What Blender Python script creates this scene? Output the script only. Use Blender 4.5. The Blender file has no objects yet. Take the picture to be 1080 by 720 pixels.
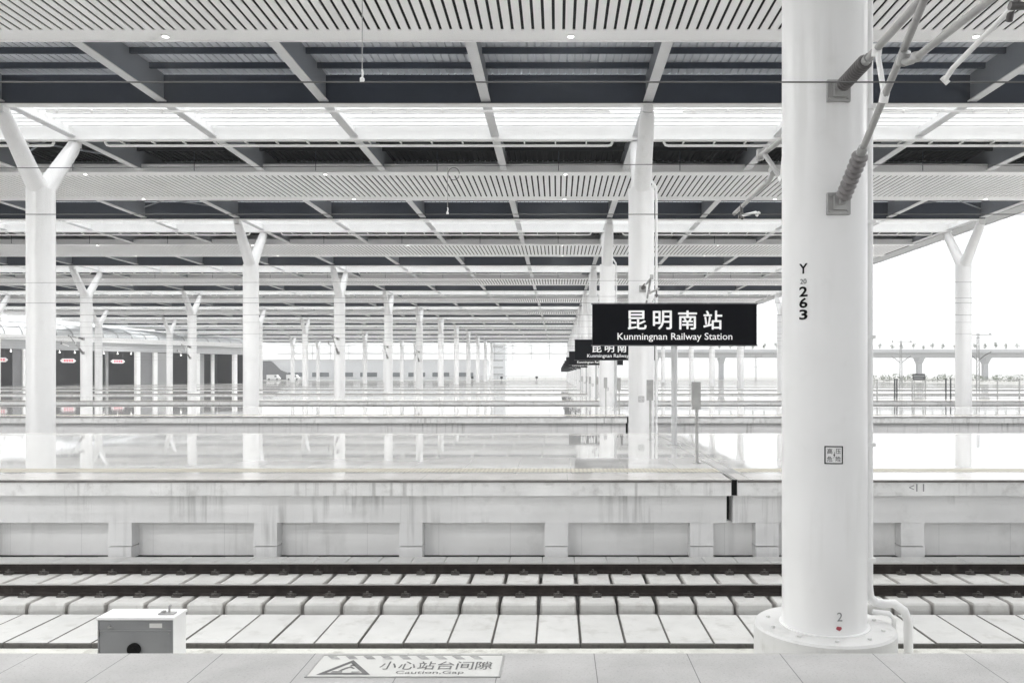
import bpy, math, random
from mathutils import Vector
R = math.radians
random.seed(7)
S = bpy.context.scene
COL = S.collection

# ------------------------------------------------------------------ camera, sky, sun, exposure
PX, HX, HY, F = 1080.0, 588.0, 395.0, 850.0          # photo width, vanishing point, focal length in photo pixels
cam_d = bpy.data.cameras.new('camera'); cam = bpy.data.objects.new('camera', cam_d); COL.objects.link(cam)
CZ = 2.10
cam.location = (0, 0, CZ); cam.rotation_euler = (R(90), R(0.0), 0)
cam_d.sensor_width = 36; cam_d.lens = 36 * F / PX
cam_d.shift_x = (540 - HX) / PX; cam_d.shift_y = (HY - 360) / PX
cam_d.clip_start = 0.1; cam_d.clip_end = 3000
S.camera = cam

SUN_EL, SUN_AZ = 80, 40                                # degrees; azimuth measured from +Y towards +X
W = bpy.data.worlds.new('World'); S.world = W; W.use_nodes = True
nt = W.node_tree
sky = nt.nodes.new('ShaderNodeTexSky'); sky.sky_type = 'NISHITA'; sky.sun_disc = False
sky.sun_elevation = R(SUN_EL); sky.sun_rotation = R(SUN_AZ)
sky.air_density = 0.7; sky.dust_density = 0.7; sky.ozone_density = 1.0
hs = nt.nodes.new('ShaderNodeHueSaturation'); hs.inputs['Saturation'].default_value = 0.10
bg = nt.nodes['Background']; bg.inputs['Strength'].default_value = 0.05
nt.links.new(sky.outputs[0], hs.inputs['Color']); nt.links.new(hs.outputs[0], bg.inputs['Color'])
sun_d = bpy.data.lights.new('sun', 'SUN'); sun_d.energy = 1.5; sun_d.angle = R(35); sun_d.color = (1, 0.985, 0.96)
sun = bpy.data.objects.new('sun', sun_d); COL.objects.link(sun)
sd = Vector((math.sin(R(SUN_AZ)) * math.cos(R(SUN_EL)), math.cos(R(SUN_AZ)) * math.cos(R(SUN_EL)), math.sin(R(SUN_EL))))
sun.rotation_euler = sd.to_track_quat('Z', 'Y').to_euler()
S.view_settings.view_transform = 'Standard'; S.view_settings.look = 'None'
S.view_settings.gamma = 1.0; S.view_settings.use_curve_mapping = False
S.view_settings.exposure = 2.27
c = S.cycles
c.max_bounces = 9; c.diffuse_bounces = 6; c.glossy_bounces = 4; c.transmission_bounces = 4; c.transparent_max_bounces = 8
c.caustics_reflective = False; c.caustics_refractive = False; c.sample_clamp_indirect = 3; c.sample_clamp_direct = 1.5; c.use_denoising = True
c.volume_bounces = 1

# ------------------------------------------------------------------ materials
def mat(name, col, rough=0.5, var=0.06, scale=3.0, metal=0.0, bump=0.0, bscale=40, dirt=None, streak=None, grid=None,
        stripes=None, rand=0.0, spec=0.5, speck=None, ripple=0.0, edge=None):
    m = bpy.data.materials.new(name); m.use_nodes = True
    t = m.node_tree; N, L = t.nodes.new, t.links.new
    b = t.nodes['Principled BSDF']
    b.inputs['Roughness'].default_value = rough; b.inputs['Metallic'].default_value = metal
    b.inputs['Specular IOR Level'].default_value = spec
    geo = N('ShaderNodeNewGeometry'); pos = geo.outputs['Position']
    def noise(sc, det=4, vec=pos, rg=0.55):
        n = N('ShaderNodeTexNoise'); n.inputs['Scale'].default_value = sc; n.inputs['Detail'].default_value = det
        n.inputs['Roughness'].default_value = rg; L(vec, n.inputs['Vector']); return n.outputs['Fac']
    def ramp(v, a, c_):
        r = N('ShaderNodeMapRange'); r.inputs['From Min'].default_value = a; r.inputs['From Max'].default_value = c_
        L(v, r.inputs['Value']); return r.outputs[0]
    def scaled(sx, sy, sz):
        mp = N('ShaderNodeMapping'); mp.inputs['Scale'].default_value = (sx, sy, sz); L(pos, mp.inputs['Vector']); return mp.outputs[0]
    def mix(fac, a, bcol):
        x = N('ShaderNodeMix'); x.data_type = 'RGBA'
        for s_, v in ((x.inputs['Factor'], fac), (x.inputs['A'], a), (x.inputs['B'], bcol)):
            if isinstance(v, tuple): s_.default_value = v + (1,)
            elif isinstance(v, float): s_.default_value = v
            else: L(v, s_)
        return x.outputs['Result']
    def mul(v, f):
        x = N('ShaderNodeMath'); x.operation = 'MULTIPLY'; L(v, x.inputs[0])
        if isinstance(f, float): x.inputs[1].default_value = f
        else: L(f, x.inputs[1])
        return x.outputs[0]
    lo = tuple(v * (1 - var) for v in col); hi = tuple(min(1, v * (1 + var)) for v in col)
    out = mix(ramp(noise(scale), 0.3, 0.7), lo, hi)
    if rand:
        oi = N('ShaderNodeObjectInfo')
        out = mix(mul(oi.outputs['Random'], rand), out, tuple(v * 0.55 for v in col))
    if speck:
        out = mix(mul(ramp(noise(speck[0], 2), 0.55, 0.75), speck[1]), out, speck[2])
    if dirt:      # (scale, threshold, strength, colour)
        out = mix(mul(ramp(noise(dirt[0], 7, rg=0.65), dirt[1], dirt[1] + 0.18), dirt[2]), out, dirt[3])
    if streak:    # vertical run-off stains (scale_x, strength, colour)
        s1 = ramp(noise(1.0, 5, scaled(streak[0], streak[0], 0.35)), 0.52, 0.68)
        out = mix(mul(mul(s1, ramp(noise(0.7, 2), 0.45, 0.65)), streak[1]), out, streak[2])
    sep = None
    def axis(k):
        nonlocal sep
        if sep is None:
            sep = N('ShaderNodeSeparateXYZ'); L(pos, sep.inputs[0])
        return sep.outputs[k]
    def line(k, pitch, off, width):
        a = N('ShaderNodeMath'); a.operation = 'SUBTRACT'; L(axis(k), a.inputs[0]); a.inputs[1].default_value = off - width / 2
        m_ = N('ShaderNodeMath'); m_.operation = 'FLOORED_MODULO'; L(a.outputs[0], m_.inputs[0]); m_.inputs[1].default_value = pitch
        l = N('ShaderNodeMath'); l.operation = 'LESS_THAN'; L(m_.outputs[0], l.inputs[0]); l.inputs[1].default_value = width
        return l.outputs[0]
    if grid:      # list of (axis, pitch, offset, width, strength), colour
        for k, p, o, w_, st in grid[0]:
            out = mix(mul(line(k, p, o, w_), st), out, grid[1])
    if stripes:
        out = mix(mul(line(*stripes[0]), stripes[1]), out, stripes[2])
    if edge:      # grime along the edges of a slab of its own: (half width, y0, y1, reach, strength, colour)
        tc = N('ShaderNodeTexCoord'); sx = N('ShaderNodeSeparateXYZ'); L(tc.outputs['Object'], sx.inputs[0])
        def op(o_, a_, b_=0.0):
            x = N('ShaderNodeMath'); x.operation = o_
            for s_, v_ in ((x.inputs[0], a_), (x.inputs[1], b_)):
                if isinstance(v_, float): s_.default_value = v_
                else: L(v_, s_)
            return x.outputs[0]
        dx = op('SUBTRACT', edge[0], op('ABSOLUTE', sx.outputs[0]))
        dy = op('MINIMUM', op('SUBTRACT', sx.outputs[1], edge[1]), op('SUBTRACT', edge[2], sx.outputs[1]))
        dd = op('ADD', op('MINIMUM', dx, dy), op('MULTIPLY', op('SUBTRACT', noise(5.0, 6, rg=0.7), 0.5), -edge[3] * 4))
        out = mix(mul(ramp(dd, edge[3], 0.0), edge[4]), out, edge[5])
    L(out, b.inputs['Base Color'])
    if bump or ripple:
        h = None
        if bump:
            bp = N('ShaderNodeBump'); bp.inputs['Strength'].default_value = bump; bp.inputs['Distance'].default_value = 0.01
            L(noise(bscale, 5), bp.inputs['Height']); h = bp
        if ripple:
            b2 = N('ShaderNodeBump'); b2.inputs['Strength'].default_value = ripple; b2.inputs['Distance'].default_value = 0.02
            L(noise(0.9, 2, scaled(1, 1.3, 1)), b2.inputs['Height'])
            if h: L(h.outputs[0], b2.inputs['Normal'])
            h = b2
        L(h.outputs[0], b.inputs['Normal'])
    return m

def emis(name, col, strength):
    m = bpy.data.materials.new(name); m.use_nodes = True
    b = m.node_tree.nodes['Principled BSDF']; b.inputs['Base Color'].default_value = (*col, 1)
    b.inputs['Emission Color'].default_value = (*col, 1); b.inputs['Emission Strength'].default_value = strength
    return m

def translucent(name, col, clear):
    m = bpy.data.materials.new(name); m.use_nodes = True
    t = m.node_tree; t.nodes.clear(); N, L = t.nodes.new, t.links.new
    o = N('ShaderNodeOutputMaterial'); a = N('ShaderNodeBsdfTranslucent'); a.inputs[0].default_value = (*col, 1)
    b = N('ShaderNodeBsdfTransparent'); b.inputs[0].default_value = (*col, 1)
    n = N('ShaderNodeTexNoise'); n.inputs['Scale'].default_value = 0.8
    r = N('ShaderNodeMapRange'); r.inputs['To Min'].default_value = clear - 0.06; r.inputs['To Max'].default_value = clear + 0.06
    L(n.outputs['Fac'], r.inputs['Value'])
    x = N('ShaderNodeMixShader'); L(r.outputs[0], x.inputs[0]); L(a.outputs[0], x.inputs[1]); L(b.outputs[0], x.inputs[2])
    L(x.outputs[0], o.inputs['Surface']); return m

BLK = (0.01, 0.01, 0.011)
M = {}
M['white'] = mat('white_paint', (0.87, 0.87, 0.865), 0.32, 0.03, 1.2, dirt=(2.5, 0.62, 0.10, (0.5, 0.49, 0.47)))
M['column'] = mat('column_paint', (0.80, 0.80, 0.80), 0.30, 0.025, 0.8, dirt=(3.0, 0.58, 0.16, (0.5, 0.5, 0.48)), streak=(6, 0.22, (0.55, 0.54, 0.52)))
M['plinth'] = mat('plinth_paint', (0.64, 0.64, 0.635), 0.6, 0.05, 1.5, bump=0.25, dirt=(4, 0.54, 0.5, (0.42, 0.41, 0.39)), streak=(9, 0.6, (0.38, 0.37, 0.36)))
M['soffit'] = mat('soffit_aluminium', (0.86, 0.86, 0.86), 0.38, 0.04, 0.35)
M['grey'] = mat('grey_steel', (0.043, 0.052, 0.072), 0.7, 0.08, 0.6, spec=0.2)
M['flange'] = mat('flange_paint', (0.60, 0.605, 0.615), 0.4, 0.05, 0.8)
M['web'] = mat('beam_grey', (0.22, 0.235, 0.26), 0.5, 0.08, 0.7)
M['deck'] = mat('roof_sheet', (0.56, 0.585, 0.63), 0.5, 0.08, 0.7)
M['deck_shaded'] = mat('shaded_roof_sheet', (0.010, 0.011, 0.013), 0.7, 0.1, 0.7, spec=0.1)  # same roof sheet with the shade of the recess painted into its colour
M['gap_shade'] = mat('gap_shade_black', (0.012, 0.012, 0.013), 0.8, 0.1, 0.7, spec=0.1)
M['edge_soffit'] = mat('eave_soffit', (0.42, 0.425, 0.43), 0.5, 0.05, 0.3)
M['glazing'] = translucent('frosted_glazing', (0.93, 0.94, 0.95), 0.68)
M['floor'] = mat('polished_granite', (0.49, 0.49, 0.483), 0.035, 0.07, 0.35, spec=1.0, ripple=0.03, speck=(60, 0.25, (0.42, 0.41, 0.40)),
                 grid=([(0, 1.2, 0.3, 0.012, 0.55), (1, 0.9, 0.2, 0.012, 0.45)], (0.30, 0.30, 0.29)), dirt=(1.2, 0.6, 0.12, (0.4, 0.39, 0.37)))
M['edge_top'] = mat('edge_slab_concrete', (0.58, 0.565, 0.545), 0.10, 0.10, 0.9, spec=0.8, ripple=0.05, dirt=(2.2, 0.55, 0.35, (0.28, 0.27, 0.26)),
                    streak=(5, 0.35, (0.30, 0.29, 0.28)), grid=([(0, 2.95, 0.2, 0.012, 0.5)], (0.2, 0.2, 0.2)))
M['edge_face'] = mat('edge_slab_face', (0.75, 0.75, 0.745), 0.7, 0.10, 1.3, bump=0.3, dirt=(3.0, 0.53, 0.5, (0.34, 0.33, 0.32)), streak=(8, 0.6, (0.30, 0.295, 0.29)))
M['wall'] = mat('painted_concrete', (0.77, 0.77, 0.77), 0.75, 0.07, 0.8, bump=0.25, dirt=(1.6, 0.55, 0.40, (0.42, 0.42, 0.41)), streak=(7, 0.75, (0.34, 0.34, 0.335)))
M['panel'] = mat('recess_concrete', (0.84, 0.84, 0.835), 0.75, 0.06, 0.9, bump=0.25, dirt=(1.1, 0.54, 0.28, (0.45, 0.45, 0.44)), streak=(5, 0.4, (0.4, 0.4, 0.39)), grid=([(0, 1.475, 0.5, 0.008, 0.35)], (0.3, 0.3, 0.3)))
M['lip'] = mat('dark_edge_strip', (0.16, 0.15, 0.145), 0.7, 0.25, 4, bump=0.4)
M['tactile'] = mat('tactile_strip', (0.46, 0.435, 0.36), 0.4, 0.06, 1.0, stripes=((0, 0.09, 0.02, 0.04), 0.75, (0.22, 0.20, 0.155)))
M['paver'] = mat('near_paving', (0.43, 0.426, 0.422), 0.55, 0.14, 1.6, bump=0.3, bscale=90, speck=(55, 0.6, (0.24, 0.235, 0.23)),
                 grid=([(0, 0.70, 0.275, 0.007, 0.85), (1, 0.70, 5.43, 0.007, 0.85)], (0.10, 0.10, 0.10)), dirt=(2.5, 0.58, 0.18, (0.38, 0.37, 0.36)))
M['bed'] = mat('dark_trackbed', (0.07, 0.068, 0.066), 0.9, 0.3, 3, bump=0.6, dirt=(4, 0.5, 0.6, (0.16, 0.155, 0.15)))
M['median'] = mat('rough_mortar', (0.60, 0.60, 0.56), 0.85, 0.12, 3, bump=0.7, bscale=18, dirt=(4, 0.52, 0.65, (0.26, 0.25, 0.22)))
M['cover'] = mat('concrete_cover', (0.60, 0.60, 0.588), 0.75, 0.06, 2.5, bump=0.3, rand=0.22, dirt=(2.6, 0.54, 0.6, (0.36, 0.355, 0.335)), edge=(.3155, 11.57, 12.965, .028, 0.45, (0.20, 0.195, 0.18)))
M['cover_edge'] = mat('grimy_shaded_concrete', (0.14, 0.135, 0.125), 0.85, 0.4, 9, bump=0.6, bscale=25, dirt=(9, 0.48, 0.85, (0.07, 0.068, 0.06)))  # grime, plus the shade of the gaps put into the slab sides
M['drain'] = mat('drain_cover_concrete', (0.76, 0.76, 0.75), 0.75, 0.06, 2.5, bump=0.3, rand=0.15, dirt=(2.6, 0.56, 0.45, (0.42, 0.415, 0.395)))
M['sleeper'] = mat('sleeper_concrete', (0.58, 0.578, 0.562), 0.8, 0.08, 2.5, bump=0.4, rand=0.25, dirt=(3.5, 0.53, 0.6, (0.36, 0.345, 0.325)), edge=(.285, 13.02, 15.56, .025, 0.6, (0.22, 0.205, 0.19)))
M['rail'] = mat('rusty_rail', (0.028, 0.023, 0.021), 0.75, 0.35, 5, bump=0.4, spec=0.2, streak=(9, 0.5, (0.08, 0.07, 0.065)))
M['railtop'] = mat('worn_rail_head', (0.55, 0.54, 0.53), 0.3, 0.1, 3, metal=0.9)
M['clip'] = mat('clip_steel', (0.06, 0.055, 0.05), 0.6, 0.2, 6)
M['cab_grey'] = mat('cabinet_grey', (0.24, 0.245, 0.25), 0.45, 0.06, 3, dirt=(5, 0.6, 0.3, (0.16, 0.16, 0.16)))
M['cab_white'] = mat('cabinet_white', (0.80, 0.80, 0.80), 0.4, 0.03, 3, dirt=(5, 0.62, 0.3, (0.5, 0.5, 0.5)))
M['black'] = mat('black_rubber', (0.006, 0.006, 0.006), 0.6, 0.2, 5, spec=0.15)
M['galv'] = mat('galvanised_steel', (0.38, 0.38, 0.375), 0.45, 0.15, 4, metal=0.35, dirt=(8, 0.55, 0.5, (0.16, 0.15, 0.145)))
M['insul'] = mat('insulator_grey', (0.20, 0.19, 0.19), 0.35, 0.15, 8)
M['insul_dark'] = mat('insulator_dark', (0.09, 0.085, 0.085), 0.4, 0.15, 8)
M['wire'] = mat('contact_wire_metal', (0.10, 0.10, 0.10), 0.5, 0.1, 1)
M['navy'] = mat('sign_navy', (0.0022, 0.0024, 0.004), 0.6, 0.1, 1, spec=0.03)
M['letter'] = mat('sign_letter_white', (0.86, 0.86, 0.86), 0.5, 0.02, 1)
M['ink'] = mat('black_ink', (0.004, 0.004, 0.004), 0.6, 0.1, 2, spec=0.1)
M['red'] = mat('red_mark', (0.35, 0.05, 0.07), 0.6, 0.2, 6)
M['plate'] = mat('caution_plate', (0.64, 0.64, 0.62), 0.5, 0.05, 2, dirt=(6, 0.58, 0.35, (0.42, 0.41, 0.40)))
M['plate_ink'] = mat('caution_ink', (0.10, 0.10, 0.10), 0.6, 0.35, 12, dirt=(14, 0.52, 0.45, (0.35, 0.35, 0.34)))
M['stripe'] = mat('caution_stripe', (0.30, 0.30, 0.295), 0.6, 0.3, 12, dirt=(12, 0.5, 0.6, (0.5, 0.5, 0.49)))
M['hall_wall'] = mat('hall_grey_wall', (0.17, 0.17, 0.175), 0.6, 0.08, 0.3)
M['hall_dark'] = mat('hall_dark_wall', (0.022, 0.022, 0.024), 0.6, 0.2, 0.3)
M['hall_glass'] = mat('hall_glass_roof', (0.74, 0.76, 0.77), 0.18, 0.10, 0.4)
M['pale'] = mat('pale_cladding', (0.80, 0.81, 0.82), 0.6, 0.05, 0.1)
M['window'] = mat('dull_window', (0.16, 0.175, 0.185), 0.2, 0.15, 0.4)
M['conc_far'] = mat('viaduct_concrete', (0.66, 0.665, 0.675), 0.8, 0.08, 0.1)
M['ground'] = mat('pale_yard', (0.25, 0.25, 0.24), 0.85, 0.12, 0.05)
M['mesh'] = mat('fence_wire', (0.45, 0.45, 0.44), 0.5, 0.1, 2)
M['dark'] = mat('dark_paint', (0.05, 0.052, 0.055), 0.5, 0.15, 2)
M['leaf'] = mat('pale_leaf', (0.085, 0.105, 0.065), 0.7, 0.35, 0.8)
M['bark'] = mat('bark', (0.12, 0.11, 0.10), 0.9, 0.2, 3)
hm = bpy.data.materials.new('pale_haze'); hm.use_nodes = True; hm.node_tree.nodes.clear()
ho = hm.node_tree.nodes.new('ShaderNodeOutputMaterial'); hv = hm.node_tree.nodes.new('ShaderNodeVolumePrincipled')
hv.inputs['Color'].default_value = (0.93, 0.95, 0.97, 1); hv.inputs['Density'].default_value = 0.0004; hv.inputs['Anisotropy'].default_value = 0.2
hm.node_tree.links.new(hv.outputs[0], ho.inputs['Volume']); M['haze'] = hm
M['lamp'] = emis('lamp_glow', (1, 0.995, 0.985), 2000)
M['halllamp'] = emis('hall_lamp_glow', (1, 0.98, 0.95), 12)
M['led'] = emis('led_red', (0.8, 0.2, 0.25), 0.05)
M['ledbox'] = emis('led_box_white', (0.9, 0.86, 0.86), 0.04)

# ------------------------------------------------------------------ mesh helpers
class MB:
    def __init__(s): s.v = []; s.f = []; s.sm = []; s.mi = []; s.cur = 0
    def add(s, vs, fs, smooth=False):
        o = len(s.v); s.v += [tuple(p) for p in vs]
        for f in fs: s.f.append(tuple(i + o for i in f)); s.sm.append(smooth); s.mi.append(s.cur)
        return s
    def box(s, x0, x1, y0, y1, z0, z1, ch=0.0, fr=None):
        """box; ch chamfers the four upper edges; fr=(origin, ux, uy) places it in a rotated frame"""
        if ch:
            vs = [(x0, y0, z0), (x1, y0, z0), (x1, y1, z0), (x0, y1, z0), (x0, y0, z1 - ch), (x1, y0, z1 - ch), (x1, y1, z1 - ch), (x0, y1, z1 - ch),
                  (x0 + ch, y0 + ch, z1), (x1 - ch, y0 + ch, z1), (x1 - ch, y1 - ch, z1), (x0 + ch, y1 - ch, z1)]
            fs = [(3, 2, 1, 0), (0, 1, 5, 4), (1, 2, 6, 5), (2, 3, 7, 6), (3, 0, 4, 7), (4, 5, 9, 8), (5, 6, 10, 9), (6, 7, 11, 10), (7, 4, 8, 11), (8, 9, 10, 11)]
        else:
            vs = [(x0, y0, z0), (x1, y0, z0), (x1, y1, z0), (x0, y1, z0), (x0, y0, z1), (x1, y0, z1), (x1, y1, z1), (x0, y1, z1)]
            fs = [(3, 2, 1, 0), (4, 5, 6, 7), (0, 1, 5, 4), (1, 2, 6, 5), (2, 3, 7, 6), (3, 0, 4, 7)]
        return s.add(vs, fs)
    def tube(s, pts, rad, n=10, cap=True):
        pts = [Vector(p) for p in pts]; rad = rad if isinstance(rad, (list, tuple)) else [rad] * len(pts)
        vs = []; prev = None
        for i, p in enumerate(pts):
            d = (pts[min(i + 1, len(pts) - 1)] - pts[max(i - 1, 0)]).normalized()
            if prev is None:
                a = d.orthogonal().normalized()
            else:
                a = (prev - d * prev.dot(d)).normalized()
            prev = a; b = d.cross(a)
            for k in range(n):
                t = 2 * math.pi * k / n
                vs.append(p + (a * math.cos(t) + b * math.sin(t)) * rad[i])
        fs = []
        for i in range(len(pts) - 1):
            for k in range(n):
                k2 = (k + 1) % n
                fs.append((i * n + k, i * n + k2, (i + 1) * n + k2, (i + 1) * n + k))
        s.add(vs, fs, True)
        if cap:
            m = len(pts) - 1
            s.add(vs[:n], [tuple(reversed(range(n)))]); s.add(vs[m * n:], [tuple(range(n))])
        return s
    def lathe(s, c, prof, n=32):
        """prof: list of (r, z); sharp steps come from doubled rows"""
        for (r0, z0), (r1, z1) in zip(prof[:-1], prof[1:]):
            vs = []; fs = []
            for k in range(n):
                t = 2 * math.pi * k / n; ct, st = math.cos(t), math.sin(t)
                vs += [(c[0] + r0 * ct, c[1] + r0 * st, c[2] + z0), (c[0] + r1 * ct, c[1] + r1 * st, c[2] + z1)]
            for k in range(n):
                k2 = (k + 1) % n
                fs.append((2 * k, 2 * k2, 2 * k2 + 1, 2 * k + 1))
            s.add(vs, fs, True)
        return s
    def prism(s, poly, axis, a0, a1):
        """extrude a closed polygon (two other axes, in order) along axis 0/1/2"""
        n = len(poly)
        def P(q, a):
            return (a, q[0], q[1]) if axis == 0 else ((q[0], a, q[1]) if axis == 1 else (q[0], q[1], a))
        vs = [P(q, a0) for q in poly] + [P(q, a1) for q in poly]
        fs = [tuple(range(n)), tuple(reversed(range(n, 2 * n)))] + [(i, n + i, n + (i + 1) % n, (i + 1) % n) for i in range(n)]
        return s.add(vs, fs)
    def mesh(s, name, m):
        me = bpy.data.meshes.new(name); me.from_pydata(s.v, [], s.f)
        for p, sm, mi in zip(me.polygons, s.sm, s.mi): p.use_smooth = sm; p.material_index = mi
        for mm in (m if isinstance(m, (list, tuple)) else [m]): me.materials.append(M[mm])
        me.update()
        return me
    def build(s, name, m, parent=None):
        return link(name, s.mesh(name, m), parent)

def link(name, me, parent=None):
    o = bpy.data.objects.new(name, me); COL.objects.link(o)
    if parent: o.parent = parent
    return o
def thing(name, loc, label, cat, group=None, rz=0.0):
    o = bpy.data.objects.new(name, None); COL.objects.link(o); o.location = loc; o.rotation_euler = (0, 0, rz)
    return tag(o, label, cat, group)
def tag(o, label, cat, group=None):
    o['label'] = label; o['category'] = cat
    if group: o['group'] = group
    return o
def struct(o): o['kind'] = 'structure'; return o
KIDS = {}
def dup(o, loc, parent=None, label=None, top=True):
    c_ = o.copy(); COL.objects.link(c_)
    if parent: c_.parent = parent
    if top: c_.location = loc
    if label: c_['label'] = label
    if not KIDS:
        pass
    for ch in kids_of(o): dup(ch, None, c_, None, False)
    return c_
def kids_of(o):
    k = KIDS.get(o.name)
    if k is None:
        k = [x for x in COL.objects if x.parent == o]; KIDS[o.name] = k
    return k

def glyphs(body, bold=0.0):
    """2D mesh of a line of text: verts (x, y) and faces, normalised to its own bounding box size"""
    cu = bpy.data.curves.new('lettering', 'FONT'); cu.body = body; cu.size = 1.0; cu.offset = bold; cu.resolution_u = 3
    ob = bpy.data.objects.new('lettering', cu); COL.objects.link(ob)
    dg = bpy.context.evaluated_depsgraph_get(); dg.update()
    me = bpy.data.meshes.new_from_object(ob.evaluated_get(dg))
    vs = [(v.co.x, v.co.y) for v in me.vertices]; fs = [tuple(p.vertices) for p in me.polygons]
    bpy.data.objects.remove(ob); bpy.data.curves.remove(cu); bpy.data.meshes.remove(me)
    x0 = min(v[0] for v in vs); x1 = max(v[0] for v in vs); y0 = min(v[1] for v in vs); y1 = max(v[1] for v in vs)
    return [((v[0] - x0) / (x1 - x0), (v[1] - y0) / (y1 - y0)) for v in vs], fs
def letters(mb, body, box, place, bold=0.0):
    """fit text into box=(u0,u1,v0,v1); place maps (u,v) to 3D"""
    vs, fs = glyphs(body, bold); u0, u1, v0, v1 = box
    mb.add([place(u0 + a * (u1 - u0), v0 + b * (v1 - v0)) for a, b in vs], fs)
    return mb

def at(px, py, Y): return ((px - HX) * Y / F, Y, CZ - (py - HY) * Y / F)
P = 24.2                       # spacing of platforms, canopy bays and column rows in depth
XL, XR = -125.0, 95.0          # ends of platforms and tracks
BAY = 6.575                    # spacing of cross beams; four to a column bay
COLX = [3.67 + 26.3 * i for i in (-3, -2, -1, 0, 1)]
ORD = ['nearest', 'second', 'third', 'fourth', 'fifth', 'sixth', 'seventh', 'eighth', 'ninth', 'tenth', 'eleventh', 'twelfth', 'thirteenth', 'fourteenth']

# ------------------------------------------------------------------ ground, platforms, trackbeds
struct(MB().box(-900, 900, -100, 1500, -2.6, -2.3).build('ground', 'ground'))
hz = MB().box(-920, 920, -120, 1520, -3.4, 21).build('haze', 'haze'); hz['kind'] = 'stuff'
struct(MB().box(XR + .02, 420, -80, 700, -2.2, -0.10).build('yard', 'ground'))
struct(MB().box(-420, XR, 296, 700, -2.2, -0.10).build('yard', 'ground'))

# pilaster positions of the platform wall (left edges) either side of the expansion joint
PIL = [2.69 - 2.95 * i for i in range(0, 43)] + [4.02 + 2.95 * i for i in range(0, 31)]
PIL = sorted(x for x in PIL if XL < x < XR - 1)
def make_platform():
    pf = MB().box(XL, 3.53, 17.1, 27.9, -.4, 0).box(3.535, XR, 17.1, 27.9, -.4, 0).build('platform', 'floor')
    struct(pf)
    for (y0, y1) in ((16.1, 17.095), (27.905, 28.9)):
        MB().box(XL, 3.475, y0, y1, -.045, 0).box(3.60, XR, y0, y1, -.045, 0).build('edge_paving', 'edge_top', pf)
        MB().box(XL, 3.475, y0 + .012, y1 - .012, -.32, -.045).box(3.60, XR, y0 + .012, y1 - .012, -.32, -.045).build('edge_slab', 'edge_face', pf)
    m = MB()
    m.box(XL, 3.475, 16.082, 16.0995, -.05, -.004); m.box(3.60, XR, 16.082, 16.0995, -.05, -.004)
    m.build('edge_strip', 'lip', pf)
    w = MB().box(XL, 3.43, 16.35, 17, -.90, -.322).box(3.56, XR, 16.35, 17, -.90, -.322)
    for x in PIL:
        w.box(x, x + .47, 16.35, 17, -1.372, -.902)
        w.box(x, x + .47, 16.335, 17, -1.62, -1.392)
    w.build('side_wall', 'wall', pf)
    b = MB()
    for i in range(len(PIL) - 1): b.box(PIL[i] + .472, PIL[i + 1] - .002, 16.64, 17, -1.62, -.902)
    b.build('recessed_panel', 'panel', pf)
    MB().box(3.41, 3.62, 16.75, 17.05, -.95, -.06).box(XL, XR, 16.66, 16.9, -1.39, -1.374).box(3.477, 3.598, 16.16, 16.22, -.318, -.008).build('joint_gap_shade', 'black', pf)  # black strips painted as the shade inside the joint gap and plinth slits
    MB().box(XL, XR, 28.2, 28.6, -1.7, -.322).build('rear_wall', 'wall', pf)
    MB().box(XL, 3.52, 17.4, 18.05, 0, .004).box(3.92, XR, 17.4, 18.05, 0, .004).build('tactile_strip', 'tactile', pf)
    MB().box(3.54, 3.565, 16.1, 28.9, 0.0, .006).box(3.87, 3.895, 16.1, 28.9, 0.0, .006).build('joint_cover', 'galv', pf)
    return pf
PF = make_platform()
for k in range(1, 11): dup(PF, (0, P * k, 0))
# the platform the photographer stands on
near = struct(MB().box(XL, XR, -6.1, 6.08, -.4, 0).build('platform', 'paver'))
MB().box(XL, XR, 5.4, 6.05, -1.85, -.402).build('side_wall', 'wall', near)
# trackbeds: between the platforms
def make_bed(off):
    o = struct(MB().box(XL, XR, 4.8 + off, 17 + off, -2.2, -1.86).build('trackbed', 'bed'))
    return o
make_bed(0)
for k in range(1, 12): struct(MB().box(XL, XR, 28.65 + P * (k - 1), 40.95 + P * (k - 1), -2.2, -1.86).build('trackbed', 'bed'))
struct(MB().box(XL, XR, 9.55, 11.49, -1.86, -1.80).build('median_strip', 'median'))
struct(MB().add([(-135, 128, .02), (-99, 128, .02), (-70.5, 190, .02), (-70.5, 222, .02), (-135, 222, .02),
                 (-135, 128, -2), (-99, 128, -2), (-70.5, 190, -2), (-70.5, 222, -2), (-135, 222, -2)],
                [(0, 1, 2, 3, 4), (9, 8, 7, 6, 5), (0, 5, 6, 1), (1, 6, 7, 2), (2, 7, 8, 3), (3, 8, 9, 4), (4, 9, 5, 0)]).build('concourse_floor', 'floor'))

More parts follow.
